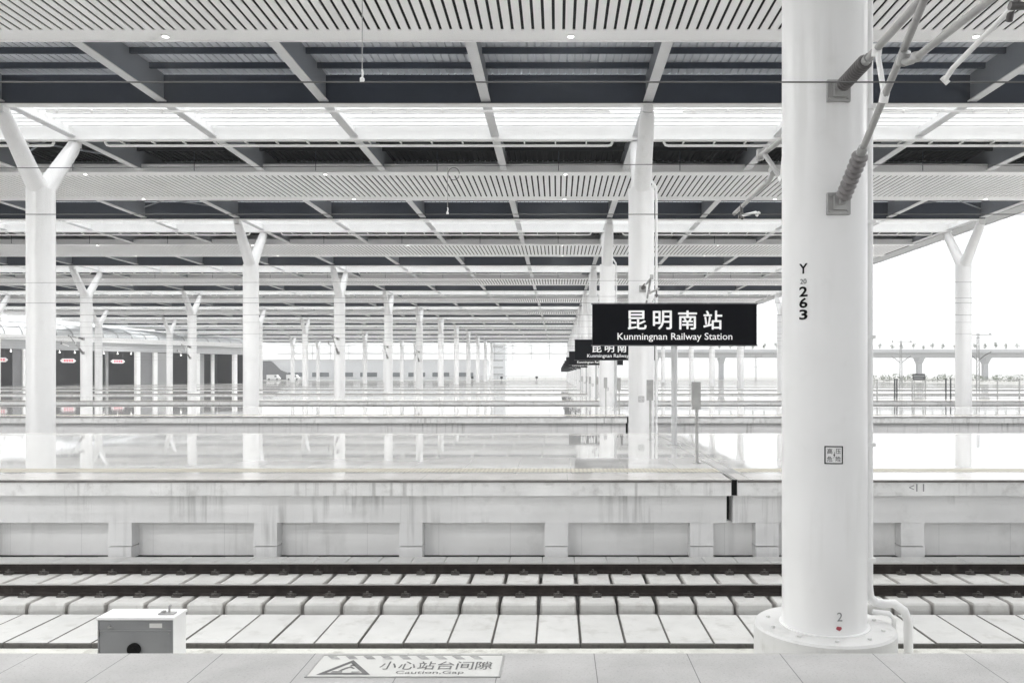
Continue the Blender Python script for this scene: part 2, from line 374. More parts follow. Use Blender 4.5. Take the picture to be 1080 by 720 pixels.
# ------------------------------------------------------------------ canopy roof
def make_canopy():
    root = thing('station_canopy', (0, 0, 0), 'huge flat white station canopy of slatted ceiling bands, skylights and dark recesses over all platforms', 'roof')
    X0, X1 = -101.0, 30.2
    # roof sheet with ribs along Y, one per bay (Y 13.3 .. 32.9)
    d = MB(); prof = []
    x = X0
    while x < X1 - .3:
        prof += [(x, 14.30), (x + .21, 14.30), (x + .235, 14.36), (x + .275, 14.36)]; x += .30
    prof += [(X1, 14.30), (X1, 14.52), (X0, 14.52)]
    vs = []; fs = []; n = len(prof) - 2
    for i in range(n):
        vs += [(prof[i][0], 22.0, prof[i][1]), (prof[i][0], 32.9, prof[i][1])]
    for i in range(n - 1): fs.append((2 * i, 2 * i + 1, 2 * i + 3, 2 * i + 2))
    d.add(vs, fs); d.cur = 1; d.add([(a, 13.3 if b < 20 or b == 22.0 else 22.0, z) for a, b, z in vs], fs); d.box(X0, 31.5, 13.3, 32.9, 14.40, 14.55)  # second strip is the same sheet, painted as its shaded stretch
    deck = d.mesh('roof_sheet', ['deck', 'deck_shaded'])
    pur = MB().box(X0, X1, -.05, .05, 14.08, 14.295).mesh('purlin', 'grey')
    pur_shaded = MB().box(X0, X1, -.05, .05, 14.08, 14.295).mesh('purlin', 'deck_shaded')  # same purlin with the recess shade painted in
    # slatted ceiling
    s = MB(); x = X0 + .2
    while x < X1 - .3:
        s.box(x, x + .235, 20.40, 25.75, 13.10, 13.125); x += .327
    s.box(X0, X1, 19.5, 20.40, 13.098, 13.13); s.box(X0, X1, 25.75, 26.55, 13.098, 13.13)
    s.box(X0, X1, 19.46, 19.50, 13.06, 13.50); s.box(X0, X1, 26.55, 26.59, 13.06, 13.32)
    sof = s.mesh('slatted_soffit', 'soffit')
    void = MB().box(X0, X1, 20.2, 25.9, 13.14, 13.15).mesh('soffit_gap_shade', 'gap_shade')  # black sheet above the slats paints the shade of the void into the gaps
    hang = MB().tube([(0, 0, 13.13), (0, 0, 14.3)], .018, 6).mesh('hanger_rod', 'grey')
    # skylight: white longitudinal beams, blades, glazing (Y 32.6 .. 37.8)
    fb = MB().box(X0, X1, 32.70, 32.78, 13.07, 14.26).mesh('edge_beam', 'grey')
    ff = MB().box(X0, X1, 32.58, 32.98, 13.02, 13.066).box(X0, X1, 32.785, 32.80, 13.07, 14.26).mesh('beam_flange', 'white')
    rb = MB().box(X0, X1, 37.52, 37.62, 13.05, 14.26).box(X0, X1, 37.42, 37.78, 13.01, 13.046).mesh('rear_beam', 'white')
    bl = MB().box(X0, X1, -.07, .07, 13.60, 13.68).mesh('louvre_blade', 'white')
    gl = MB().box(X0, X1, 32.82, 37.5, 14.0, 14.02).mesh('skylight_glazing', 'glazing')
    tray = MB().box(1.5, 24.8, 33.25, 33.33, 12.93, 13.0)
    xx = 1.9
    while xx < 24.6: tray.box(xx, xx + .05, 33.23, 33.35, 12.90, 13.06); xx += 1.45
    tray = tray.mesh('cable_tray', 'white')
    pipe = MB().tube([(1.35, 37.95, 13.45), (1.35, 37.95, 13.0), (1.42, 37.95, 12.9), (1.55, 37.95, 12.87), (25.0, 37.95, 12.87), (25.15, 37.95, 12.9), (25.2, 37.95, 13.0), (25.2, 37.95, 13.2)], .065, 8)
    xx = 2.2
    while xx < 24.6: pipe.box(xx, xx + .06, 37.62, 38.0, 12.94, 13.0); xx += 1.45
    pipe = pipe.mesh('drain_pipe', 'white')
    for j in range(-3, 11):
        dk = link('roof_sheet', deck, root); dk.location.y = P * j
        if j >= 0:
            for y in (27.2, 28.65, 30.1, 31.55): p = link('purlin', pur, dk); p.location.y = y
        if j < 0: continue
        if j <= 5:
            for y in (14.6, 16.0, 17.5, 19.0): p = link('purlin', pur_shaded, dk); p.location.y = y
    for j in range(-3, 11):  # bands behind the camera carry the added, unseen downlights
        so = link('slatted_soffit', sof, root); so.location.y = P * j
        link('soffit_gap_shade', void, so)
        if 0 <= j <= 3:
            for i in range(-9, 4):
                for y in (19.44,):
                    h = link('hanger_rod', hang, so); h.location = (3.67 + BAY * (i + .45), y, 0)
    for j in range(-1, 11):
        sk = link('edge_beam', fb, root); sk.location.y = P * j
        link('beam_flange', ff, sk); link('rear_beam', rb, sk); link('skylight_glazing', gl, sk)
        for q in range(8):
            b_ = link('louvre_blade', bl, sk); b_.location.y = 33.3 + .57 * q
        for i in range(-4, 1):
            t_ = link('cable_tray', tray, sk); t_.location.x = 3.67 + 26.3 * i
            t_ = link('drain_pipe', pipe, sk); t_.location.x = 3.67 + 26.3 * i
    web = MB(); web.box(-.09, .09, -58, 8.35, 13.21, 14.27)
    for j in range(0, 11): web.box(-.09, .09, 13.62 + P * j, 32.68 + P * j, 13.21, 14.27)
    web.box(-.09, .09, 279.85, 289.9, 13.21, 14.27)
    web.cur = 1
    for j in range(-1, 11): web.box(-.05, .05, 32.81 + P * j, 37.51 + P * j, 13.21, 13.58)
    web = web.mesh('cross_beam', ['web', 'white'])
    flg = MB().box(-.19, .19, -58, 289.8, 13.165, 13.205).mesh('bottom_flange', 'flange')
    for i in range(-15, 5):
        cb = link('cross_beam', web, root); cb.location.x = 3.67 + BAY * i
        link('bottom_flange', flg, cb)
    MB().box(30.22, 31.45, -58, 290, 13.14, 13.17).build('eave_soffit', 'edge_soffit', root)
    MB().box(31.45, 31.5, -58, 290, 13.05, 14.39).build('eave_fascia', 'white', root)
    for j in range(0, 5):
        for xb in (-29.2, 23.4):
            for (ya, yb) in ((26.7, 32.5), (37.9, 43.6)):
                m = MB().tube([(xb + .1, ya + P * j, 13.75), (xb + 6.4, yb + P * j, 13.75)], .05, 6).tube([(xb + .1, yb + P * j, 13.86), (xb + 6.4, ya + P * j, 13.86)], .05, 6)
                m.build('wind_brace', 'web', root)
    # open truss closing the far end
    g = MB(); y = 290.6
    g.tube([(-101, y, 12.75), (31, y, 12.75)], .10, 6); g.tube([(-101, y, 9.7), (31, y, 9.7)], .12, 6); g.tube([(-101, y, 7.6), (31, y, 7.6)], .06, 6)
    for i in range(-15, 5):
        x = 3.67 + BAY * i
        g.tube([(x, y, 7.6), (x, y, 13.1)], .10, 6)
        if i < 4:
            g.tube([(x, y, 9.7), (x + BAY, y, 12.75)], .05, 6); g.tube([(x, y + .12, 12.75), (x + BAY, y + .12, 9.7)], .05, 6)
    g.build('end_truss', 'galv', root)
    return root
make_canopy()

# ------------------------------------------------------------------ columns
def on_col(phi_x, z, r, off=0.004):
    return (((r + off) * math.sin(phi_x)), -((r + off) * math.cos(phi_x)), z)
CR = .56
def make_column():
    root = thing('canopy_column', (0, 0, -1.8), '', 'column', 'forked white columns carrying the canopy')
    z0 = 1.8
    MB().lathe((0, 0, 0), [(0, .47 + z0 - 1.8), (.60, .47), (.60, .485), (.56, .485), (.56, 12.0), (.545, 12.01), (.545, 12.02), (0, 12.02)], 48).build('shaft', 'column', root)
    b = MB().lathe((0, 0, 0), [(.94, 0), (.94, .44), (.915, .47), (.56, .47)], 48)
    for q in range(10):
        t = q * 2 * math.pi / 10 + .2
        b.lathe((.76 * math.cos(t), .76 * math.sin(t), .468), [(.03, 0), (.03, .03), (0, .032)], 8)
    b.build('plinth', 'plinth', root)
    for sgn in (-1, 1):
        br = MB().tube([(0, sgn * .06, 11.5), (0, sgn * .22, 12.0), (0, sgn * 2.25, 14.35), (0, sgn * 2.42, 14.62)], [.38, .40, .31, .27], 24)
        br.box(-.2, .2, sgn * 2.5 - .2, sgn * 2.5 + .2, 14.55, 14.80)
        br.build('branch', 'column', root)
    a = 0.25
    cx, cy = .70 * math.cos(a), .70 * math.sin(a)
    m = MB().tube([(cx - .35, cy, 12.6), (cx - .2, cy, 12.4), (cx - .03, cy, 12.15), (cx, cy, 11.9), (cx, cy, .95), (cx + .02, cy, .80), (cx + .10, cy, .72), (cx + .22, cy, .70), (cx + .36, cy, .70), (cx + .50, cy, .60), (cx + .56, cy, .45), (cx + .56, cy, .02)], .062, 12)
    m.tube([(cx + .02, cy - .1, .62), (cx + .24, cy - .12, .60), (cx + .31, cy - .12, .52), (cx + .31, cy - .12, .02)], .035, 10)
    for z in (1.3, 2.9, 4.4, 6.0, 7.6, 9.2): m.box(cx - .09, cx + .075, cy - .075, cy - .02, z, z + .05)
    m.build('conduit', 'column', root)
    # high-voltage warning sign, wrapped on the shaft
    ph0, zc = -.10, 2.85
    w = .235
    bd = MB()
    for (u0, u1, v0, v1) in ((-.5, .5, .44, .5), (-.5, .5, -.5, -.44), (-.5, -.44, -.44, .44), (.44, .5, -.44, .44)):
        n = 8
        vs = []; fs = []
        for i in range(n + 1):
            u = u0 + (u1 - u0) * i / n
            vs += [on_col(ph0 + u * w / CR, zc + v0 * w, CR, .006), on_col(ph0 + u * w / CR, zc + v1 * w, CR, .006)]
        for i in range(n): fs.append((2 * i, 2 * i + 2, 2 * i + 3, 2 * i + 1))
        bd.add(vs, fs)
    pl = lambda u, v: on_col(ph0 + u * w / CR, zc + v * w, CR, .006)
    letters(bd, '高', (-.36, -.08, .07, .36), pl); letters(bd, '压', (.10, .37, .07, .36), pl)
    letters(bd, '危', (-.36, -.08, -.36, -.07), pl); letters(bd, '险', (.10, .37, -.36, -.07), pl)
    bd.add([pl(.05, .22), pl(-.03, -.02), pl(.01, -.02), pl(-.02, -.22), pl(.07, .04), pl(.03, .04)], [(0, 1, 2, 5), (5, 2, 3, 4)])
    bd.build('warning_sign', 'ink', root)
    return root
colproto = make_column()
lines = ['far-left row out by the hall', 'left-hand row just inside the hall', 'left-hand row nearest the middle', 'middle row beside the name boards', 'right-hand row along the canopy edge']
first = True
for xi, X in enumerate(COLX):
    for k in range(0, 12):
        if xi != 3 and k == 0: continue
        if xi == 0 and not (4 <= k <= 6 or k >= 9): continue
        if xi == 1 and k < 2: continue
        if xi == 4 and k < 2: continue
        Y = 11.1 + P * k
        first_k = {0: 4, 1: 2, 2: 1, 3: 0, 4: 2}[xi]
        rank = k - first_k if not (xi == 0 and k >= 9) else k - 6
        if xi == 3 and k == 0: lab = 'big white round column marked Y 263 standing between the tracks in the foreground'
        else: lab = '%s forked white column from the camera in the %s' % (ORD[rank], lines[xi])
        if first and xi == 3: pass
        o = dup(colproto, (X, Y, -1.8), None, lab)
        o['_k'] = k
        if xi != 3:       # conduit and warning sign belong to the row beside the name boards
            for ch in [x for x in COL.objects if x.parent == o and x.name.split('.')[0] in ('conduit', 'warning_sign')]: bpy.data.objects.remove(ch)
        if xi == 3 and k == 0: COL1 = o
for ch in kids_of(colproto): bpy.data.objects.remove(ch)
bpy.data.objects.remove(colproto)
for o in COL.objects:
    if '_k' in o: del o['_k']
# number and small marks on the foreground column
m = MB(); ph = -.80
pl = lambda u, z: on_col(ph + u / CR, z, CR, .005)
letters(m, 'Y', (-.062, .062, 3.44 + 1.8, 3.575 + 1.8), pl, .02)
letters(m, '20', (-.045, .045, 3.305 + 1.8, 3.37 + 1.8), pl)
for ch, z in (('2', 3.135), ('6', 2.985), ('3', 2.83)): letters(m, ch, (-.06, .06, z + 1.8, z + .135 + 1.8), pl, .025)
m.build('column_number', 'ink', COL1)
pl = lambda u, z: on_col(.035 + u / CR, z, CR, .005)
letters(MB(), '2', (-.035, .035, -1.12 + 1.8, -1.005 + 1.8), pl).build('painted_number', 'cab_grey', COL1)
n = 9
MB().add([pl(-.01 + .038 * math.cos(t), .585 + .028 * math.sin(t) * (1.2 if i % 2 else .8)) for i, t in enumerate(2 * math.pi * q / n for q in range(n))], [tuple(range(n))]).build('red_mark', 'red', COL1)

# ------------------------------------------------------------------ overhead line cantilevers and wires
def insulator(mb, a, b, r0, r1, sheds):
    a, b = Vector(a), Vector(b); pts = []; rad = []
    for i in range(sheds):
        t0 = i / sheds
        for t, r in ((t0 + .02 / sheds, r0), (t0 + .35 / sheds, r0), (t0 + .5 / sheds, r1), (t0 + .8 / sheds, r1 * .93), (t0 + .98 / sheds, r0)):
            pts.append(a.lerp(b, t)); rad.append(r)
    mb.tube(pts, rad, 14)
def make_cantilever():
    """origin at column axis, rail-side is -Y; z absolute"""
    root = thing('cantilever_arm', (0, 0, 0), '', 'overhead line arm', 'overhead line arms on the columns')
    for z in (5.80, 4.33):
        b = MB().box(-.15, .15, -.60, -.545, z - .14, z + .14)
        b.box(-.08, .08, -.66, -.60, z - .09, z + .09).box(-.03, .03, -.76, -.66, z - .03, z + .03)
        for sx in (-.115, .115):
            for sz in (-.1, .1): b.tube([(sx, -.60, z + sz), (sx, -.625, z + sz)], .018, 6)
        b.build('bracket', 'galv', root)
    m = MB(); insulator(m, (0, -.74, 5.82), (.03, -1.42, 5.86), .075, .095, 12); m.build('insulator', 'insul_dark', root)
    m = MB(); insulator(m, (0, -.74, 4.37), (.02, -1.30, 4.78), .065, .105, 8); m.build('insulator', 'insul', root)
    m = MB().tube([(.03, -1.40, 5.86), (.03, -1.52, 5.865)], .06, 10).tube([(.03, -1.5, 5.865), (.08, -3.25, 5.98)], .045, 12)
    m.tube([(.08, -3.18, 5.9), (.08, -3.18, 6.08)], .07, 10); m.build('top_tube', 'galv', root)
    m = MB().tube([(.02, -1.28, 4.77), (.02, -1.38, 4.84)], .06, 10).tube([(.02, -1.36, 4.83), (.07, -2.95, 5.96)], .042, 12)
    m.build('diagonal_tube', 'galv', root)
    MB().tube([(.04, -1.75, 5.84), (.04, -1.95, 5.27)], .032, 8).tube([(.04, -1.72, 5.8), (.04, -1.76, 5.93)], .06, 8).tube([(.04, -1.92, 5.2), (.04, -1.98, 5.3)], .055, 8).build('strut', 'white', root)
    m = MB().tube([(.06, -2.38, 5.50), (.06, -2.50, 5.43), (.06, -2.62, 5.40), (.12, -5.1, 5.33)], .038, 10)
    m.tube([(.06, -2.36, 5.46), (.06, -2.46, 5.56)], .062, 8).tube([(.06, -2.72, 5.36), (.06, -2.72, 5.44)], .055, 8); m.build('registration_tube', 'galv', root)
    MB().tube([(.12, -4.45, 5.40), (.12, -4.45, 5.12)], .03, 8).tube([(.06, -4.45, 5.14), (.18, -4.45, 5.14)], .035, 8).tube([(.12, -4.40, 5.20), (.14, -4.30, 5.08)], .03, 6).build('drop_bracket', 'insul_dark', root)
    m = MB().tube([(.12, -4.42, 5.16), (.10, -3.42, 5.02), (.10, -3.26, 4.965)], .026, 10)
    m.tube([(.07, -3.26, 4.99), (.13, -3.26, 4.93)], .028, 8); m.build('steady_arm', 'white', root)
    return root
cp = make_cantilever(); cp_used = False
for X, ks, nm in ((3.67, range(0, 5), 'middle row'), (-48.93, range(2, 6), 'row by the hall'), (-22.63, range(3, 6), 'left row')):
    for k in ks:
        for side in (0, 1):
            if k > 0 and side == 1 and X != 3.67: continue
            if k > 2 and side == 1: continue
            if k == 0: lab = ('grey overhead line arm with two insulators reaching forward from the big foreground column', 'grey overhead line arm half hidden behind the big foreground column')[side]
            else: lab = 'overhead line arm, %s side of the %s column in the %s' % (('near', 'far')[side], ORD[k - {3.67: 0, -48.93: 2, -22.63: 1}[X]], nm)
            o = dup(cp, (X, 11.1 + P * k, 0), None, lab); o.rotation_euler = (0, 0, math.pi * side)
for ch in kids_of(cp): bpy.data.objects.remove(ch)
bpy.data.objects.remove(cp)
n_ = 0
for k in range(0, 9):
    for q, Y in enumerate((7.86, 14.34)):
        Y += P * k
        pos = '%s overhead track' % ORD[n_] if n_ < len(ORD) else None
        n_ += 1
        pos = pos or 'overhead track number counted far back'
        if n_ > 14: continue
        r = .008 if n_ < 3 else .0065
        tag(MB().tube([(XL, Y, 4.95), (XR, Y, 4.95)], r, 6).build('contact_wire', 'wire'), 'thin dark lower contact wire over the %s from the camera' % ORD[n_ - 1] + ' track', 'wire', 'overhead contact wires')
        if n_ == 1: zs = 6.25
        else: zs = 5.85
        pts = []
        for s_ in range(0, 67):
            x = XL + (XR - XL) * s_ / 66.0
            ph = ((x - 3.67) / 52.6) % 1.0
            pts.append((x, Y, zs - (.10 * 4 * ph * (1 - ph))))
        tag(MB().tube(pts, r * .9, 6).build('messenger_wire', 'wire'), 'thin sagging upper carrier wire over the %s from the camera' % ORD[n_ - 1] + ' track', 'wire', 'overhead carrier wires')
def dropper(X, Y, ztop, label, loops):
    o = thing('wire_dropper', (X, Y, 4.95), label, 'wire hanger')
    m = MB().tube([(0, 0, .03), (0, 0, ztop - 4.95)], .005, 6); m.build('hanger_wire', 'galv', o)
    MB().box(-.02, .02, -.015, .015, .0, .045, ch=.008).tube([(0, 0, .045), (.008, 0, .09), (0, 0, .12)], .010, 8).build('clamp', 'white', o)
    for z in loops:
        pts = [(.11 + .10 * math.cos(t), 0, z + .11 * math.sin(t)) for t in [2 * math.pi * i / 20 for i in range(20)]]
        MB().tube(pts, .006, 6).build('wire_loop', 'wire', o)
dropper(at(382, 84, 7.86)[0], 7.86, 6.17, 'thin wire hanger with white clamp and dark loop on the nearest overhead wire', (.92,))
dropper(at(472, 229, 14.34)[0], 14.34, 5.78, 'thin wire hanger with loop in front of the second slatted ceiling band', (.72,))

# ------------------------------------------------------------------ downlights
dl = MB().lathe((0, 0, 0), [(.125, .013), (.125, -.03), (.098, -.04), (.098, -.02)], 16).mesh('downlight', 'white')
dg = MB().lathe((0, 0, 0), [(.095, -.03), (.001, -.03)], 12).mesh('lamp_lens', 'lamp')
for j in range(-3, 11):  # bands out of view get added lamps to light the wall and track
    for (y, nm) in ((19.95, 'near'), (26.15, 'far')):
        for i in range(-7, 3):
            X = .43 + 13.15 * i; Y = y + P * j
            px = HX + X * F / Y
            if not (-600 < px < 1600) and j > 0: continue
            if j == -1 and -5 < X < 20: continue
            o = link('downlight', dl); o.location = (X, Y, 13.085)
            tag(o, 'small glowing downlight on the %s edge of the %s slatted ceiling band' % (nm, ORD[j]) if j >= 0 else 'unseen glowing downlight added over and behind the near platform to light the walls', 'downlight', 'downlights in the slatted ceiling')
            link('lamp_lens', dg, o)

# ------------------------------------------------------------------ the visible track: rails, sleepers, covers
def rail(Y, lab):
    h = [(-.075, 0), (.075, 0), (.075, .012), (.02, .035), (.009, .05), (.009, .125), (.036, .137), (.036, .170), (-.036, .170), (-.036, .137), (-.009, .125), (-.009, .05), (-.02, .035), (-.075, .012)]
    o = MB().prism([(y + Y, z - 1.61) for y, z in h], 0, XL, XR).build('rail', 'rail')
    tag(o, lab, 'rail')
    MB().box(XL, XR, Y - .034, Y + .034, -1.4398, -1.434).build('running_surface', 'railtop', o)
rail(13.60, 'dark steel rail on the side nearer the foreground cover slabs')
rail(15.105, 'dark steel rail on the side nearer the platform wall')
slp = MB()
slp.add([(-.297, 13.06, -1.86), (.297, 13.06, -1.86), (.297, 15.66, -1.86), (-.297, 15.66, -1.86),
         (-.295, 13.07, -1.72), (.295, 13.07, -1.72), (.295, 15.63, -1.72), (-.295, 15.63, -1.72),
         (-.29, 13.085, -1.64), (.29, 13.085, -1.64), (.29, 15.56, -1.64), (-.29, 15.56, -1.64),
         (-.275, 13.11, -1.613), (.275, 13.11, -1.613), (.275, 15.52, -1.613), (-.275, 15.52, -1.613)],
        [(12, 13, 14, 15)] + [(a + 4 * l, (a + 1) % 4 + 4 * l, (a + 1) % 4 + 4 * l + 4, a + 4 * l + 4) for l in range(3) for a in range(4)])
slm = slp.mesh('sleeper', 'sleeper')
clm = MB().box(-.075, .075, -.05, .05, 0, .035, ch=.012).tube([(-.075, .03, .035), (-.04, -.04, .065), (.04, -.04, .065), (.075, .03, .035)], .013, 6).tube([(0, 0, .02), (0, 0, .095)], .022, 8).mesh('rail_clip', 'clip')
cvm = MB(); cvm.box(-.3155, .3155, 11.57, 12.965, -1.86, -1.752, ch=.014)
cvm.cur = 1
cov = cvm.mesh('cover_slab', ['cover', 'cover_edge'])
for p in cov.polygons:
    if abs(p.normal.z) < .9: p.material_index = 1
drn = MB().box(-.314, .314, 15.72, 16.20, -1.86, -1.55, ch=.012).mesh('drain_cover', 'drain')
for i in range(-21, 19):
    X = -.305 + .6385 * (i + .5)
    o = link('sleeper', slm); o.location.x = X + random.uniform(-.006, .006)
    tag(o, 'pale concrete sleeper under the dark rails in front of the platform wall', 'sleeper', 'concrete sleepers of the visible track')
    for Y in (13.49, 13.71, 14.995, 15.215):
        q = link('rail_clip', clm, o); q.location = (0, Y, -1.615)
    o = link('cover_slab', cov); o.location = (X + random.uniform(-.004, .004), random.uniform(-.012, .012), random.uniform(-.006, .004))
    tag(o, 'large pale concrete cover slab with grimy joints in the row beside the sleepers', 'cover slab', 'concrete cover slabs beside the track')
    o = link('drain_cover', drn); o.location = (X, 0, random.uniform(-.006, .002))
    tag(o, 'small pale concrete cover in the row between far rail and platform wall', 'cover slab', 'small covers along the platform wall')

# grey trackside cabinet
cb = thing('trackside_cabinet', (-5.345, 10.2, -1.8), 'grey and white metal cabinet with black round vent beside the track', 'cabinet')
MB().box(-.475, .475, .012, .36, 0, .80).build('body', 'cab_white', cb)
MB().box(-.49, .49, -.01, .375, .80, .835, ch=.008).build('lid', 'cab_white', cb)
MB().box(-.475, .475, 0, .012, .80 - .015, .80).box(-.475, -.455, 0, .012, 0, .785).box(.455, .475, 0, .012, 0, .785).build('front_frame', 'cab_grey', cb)
MB().box(-.452, .452, .003, .011, .664, .783).box(-.452, .452, .003, .011, .30, .658).build('upper_panel', 'cab_grey', cb)
MB().box(-.452, .452, .003, .011, .02, .294).build('lower_panel', 'cab_grey', cb)
kn = MB().tube([(-.32, .003, .715), (-.32, -.03, .715)], .016, 10).box(-.325, -.27, -.035, -.022, .709, .721); kn.build('handle', 'galv', cb)
for z in (.36, .60):
    MB().tube([(-.462, -.008, z), (-.462, -.008, z + .07)], .010, 8).build('hinge', 'galv', cb)
MB().box(.18, .34, -.001, .003, .70, .755).build('label_plate', 'plate', cb)
bm_ = MB()
for x in (-.43, .43):
    for z in (.05, .265, .33, .63): bm_.tube([(x, .004, z), (x, -.006, z)], .009, 6)
bm_.build('bolts', 'galv', cb)
vm = MB().tube([(-.01, .003, .43), (-.01, -.03, .43)], .082, 24).tube([(-.01, -.03, .43), (-.01, -.042, .43)], .03, 12)
for q in range(6):
    t = q * math.pi / 3; vm.box(-.01 + .055 * math.cos(t) - .008, -.01 + .055 * math.cos(t) + .008, -.036, -.03, .43 + .055 * math.sin(t) - .008, .43 + .055 * math.sin(t) + .008)
vm.build('vent', 'black', cb)
MB().box(.24, .44, .10, .19, .835, .853).tube([(.36, .15, .85), (.36, .15, .93), (.38, .15, .945)], .014, 8).box(.27, .31, .12, .17, .853, .875).build('latch', 'galv', cb)

# ------------------------------------------------------------------ caution plate on the near platform
x0, x1, y0, y1 = -1.745, -.41, 5.635, 6.055
cpz = tag(MB().box(x0, x1, y0, y1, 0.0, .004).build('caution_plate', 'plate'), 'worn caution plate with triangle and Chinese lettering set in the near platform edge', 'floor sign')
fl = lambda u, v: (u, v, .0055)
cpz.location.y = -.03
MB().box(x0 - .012, x0, y0 - .012, y1 + .012, 0, .007).box(x1, x1 + .012, y0 - .012, y1 + .012, 0, .007).box(x0, x1, y0 - .012, y0, 0, .007).box(x0, x1, y1, y1 + .012, 0, .007).build('frame', 'galv', cpz)
m = MB()
for i in range(10):
    xs = x0 + .03 + i * .132
    if xs + .12 > x1: break
    m.add([fl(xs + .05, y1 - .085), fl(xs + .115, y1 - .085), fl(xs + .065, y1 - .012), fl(xs, y1 - .012)], [(0, 1, 2, 3)])
m.build('hazard_stripes', 'stripe', cpz)
m = MB(); cx_ = -1.50; A = [(-.19, 5.665), (.19, 5.665), (0, 5.955)]; B = [(-.125, 5.70), (.125, 5.70), (0, 5.89)]
m.add([fl(cx_ + p[0], p[1]) for p in A + B], [(0, 1, 4, 3), (1, 2, 5, 4), (2, 0, 3, 5)])
m.add([fl(cx_ + a, b) for a, b in ((-.10, 5.708), (-.02, 5.708), (-.02, 5.73), (-.09, 5.73))], [(0, 1, 2, 3)])
m.add([fl(cx_ + a, b) for a, b in ((.045, 5.708), (.11, 5.708), (.10, 5.725), (.045, 5.725))], [(0, 1, 2, 3)])
m.add([fl(cx_ + a, b) for a, b in ((-.055, 5.738), (-.03, 5.738), (.015, 5.80), (.045, 5.775), (.055, 5.785), (.015, 5.83), (-.02, 5.80))], [(0, 1, 2, 6), (2, 3, 4, 5), (6, 2, 5)])
m.add([fl(cx_ + .022 + .018 * math.cos(t), 5.848 + .018 * math.sin(t)) for t in [math.pi * i / 5 for i in range(10)]], [tuple(range(10))])
m.build('warning_triangle', 'plate_ink', cpz)
m = MB()
xa = -1.28
for i, ch in enumerate('小心站台间隙'): letters(m, ch, (xa + i * .138, xa + i * .138 + .122, 5.765, 5.925), fl, .008)
letters(m, 'Caution,Gap', (-1.14, -.66, 5.665, 5.74), fl, .004)
m.build('lettering', 'plate_ink', cpz)

# kilometre mark on the platform edge face
m = MB(); fz = lambda u, v: (u, 16.105, v)
xk = at(959, 512, 16.1)[0]
letters(m, '<', (xk, xk + .10, -.20, -.10), fz); letters(m, '11', (xk + .14, xk + .30, -.23, -.08), fz)
m.build('painted_mark', 'cab_grey', PF)

# ------------------------------------------------------------------ station name boards and information posts
sg = thing('station_sign', (3.45, 23.85, 0), '', 'sign', 'station name boards')
MB().box(-2.42, 2.42, -.11, .11, 2.985, 4.17).build('board', 'navy', sg)
MB().box(-2.45, 2.45, -.09, .09, 2.95, 2.983).box(-2.45, 2.45, -.09, .09, 4.172, 4.20).build('board_frame', 'dark', sg)
pm = MB().tube([(0, 0, 0), (0, 0, 2.95)], .085, 16).lathe((0, 0, 0), [(.2, 0), (.2, .02), (.09, .025)], 16); pm.build('post', 'edge_soffit', sg)
fb_ = lambda u, v: (u, -.114, v)
m = MB(); u0 = at(662, 0, 23.85)[0] - 3.45
for i, ch in enumerate('昆明南站'): 
    for d_, (dx, dz) in enumerate(((-.010, 0), (.010, 0), (0, .008), (0, -.008))):
        letters(m, ch, (u0 + i * .742 + dx, u0 + i * .742 + .54 + dx, 3.435 + dz, 3.98 + dz), lambda u, v: (u, -.114 - .0008 * d_, v))
u0 = at(651, 0, 23.85)[0] - 3.45; u1 = at(771.5, 0, 23.85)[0] - 3.45
letters(m, 'Kunmingnan Railway Station', (u0, u1, 3.065, 3.33), fb_, .006)
m.build('lettering', 'letter', sg)
for k in range(0, 10):
    lab = 'black station name board with white lettering, %s in the receding row of boards' % ORD[k]
    if k == 0: sg['label'] = 'largest black station name board in front, its whole white lettering readable'
    else: dup(sg, (3.45, 23.85 + P * k, 0), None, lab)
ip = thing('information_post', (3.32, 19.2, 0), 'slim grey post with narrow metal box beside the yellow strip, right of the sign post', 'post', 'slim posts with metal boxes')
MB().tube([(0, 0, 0), (0, 0, 1.27)], .04, 12).lathe((0, 0, 0), [(.10, 0), (.10, .012), (.04, .015)], 14).build('post', 'galv', ip)
MB().box(-.125, .085, -.05, .05, 1.27, 1.93).build('box', 'galv', ip)
MB().box(-.11, .07, -.056, -.05, 1.30, 1.90).build('face_plate', 'galv', ip)
for k in range(0, 4):
    if k: dup(ip, (3.32, 19.2 + P * k, 0), None, 'slim grey post with metal box, front one on the %s platform opposite' % ORD[k])
    dup(ip, (3.02, 26.2 + P * k, 0), None, 'slim grey post with metal box, rear one on the %s platform opposite' % ORD[k])

# ------------------------------------------------------------------ station hall at far left
ang = math.atan2(50, 28)
H = thing('station_hall', (-108, 150, 0), 'low station hall with curved glass roof and dark openings behind the left columns', 'building', None, ang)
L0, L1 = -70.0, 62.0
MB().box(L0, L1, -.6, .6, 8.9, 9.9).box(L0, L1, -.75, -.6, 9.5, 9.9).build('fascia_beam', 'white', H)
MB().box(L0, L1, .0, .5, 7.1, 8.895).build('upper_wall', 'edge_soffit', H)
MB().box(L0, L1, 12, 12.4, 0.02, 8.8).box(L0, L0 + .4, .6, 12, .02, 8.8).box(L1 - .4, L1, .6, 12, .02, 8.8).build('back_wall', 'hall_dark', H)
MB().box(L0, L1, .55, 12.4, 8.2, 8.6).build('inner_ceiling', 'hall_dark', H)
pils = [-64, -52, -40, -28, -16, -4, 8.3, 22.9, 31.6, 35.7, 46.6, 57.2]
for u in pils:
    MB().box(u - .45, u + .45, -.4, .5, .02, 7.098).build('pillar', 'white', H)
for (ua, ub) in ((6.2, 7.8), (32.1, 35.2), (-26, -20), (-50, -46)):
    if 1: MB().box(ua, ub, .1, .4, .02, 7.098).build('wall_panel', 'hall_wall', H)
MB().box(37.2, 42.0, 4.0, 4.3, .02, 7.05).build('inner_wall', 'edge_soffit', H)
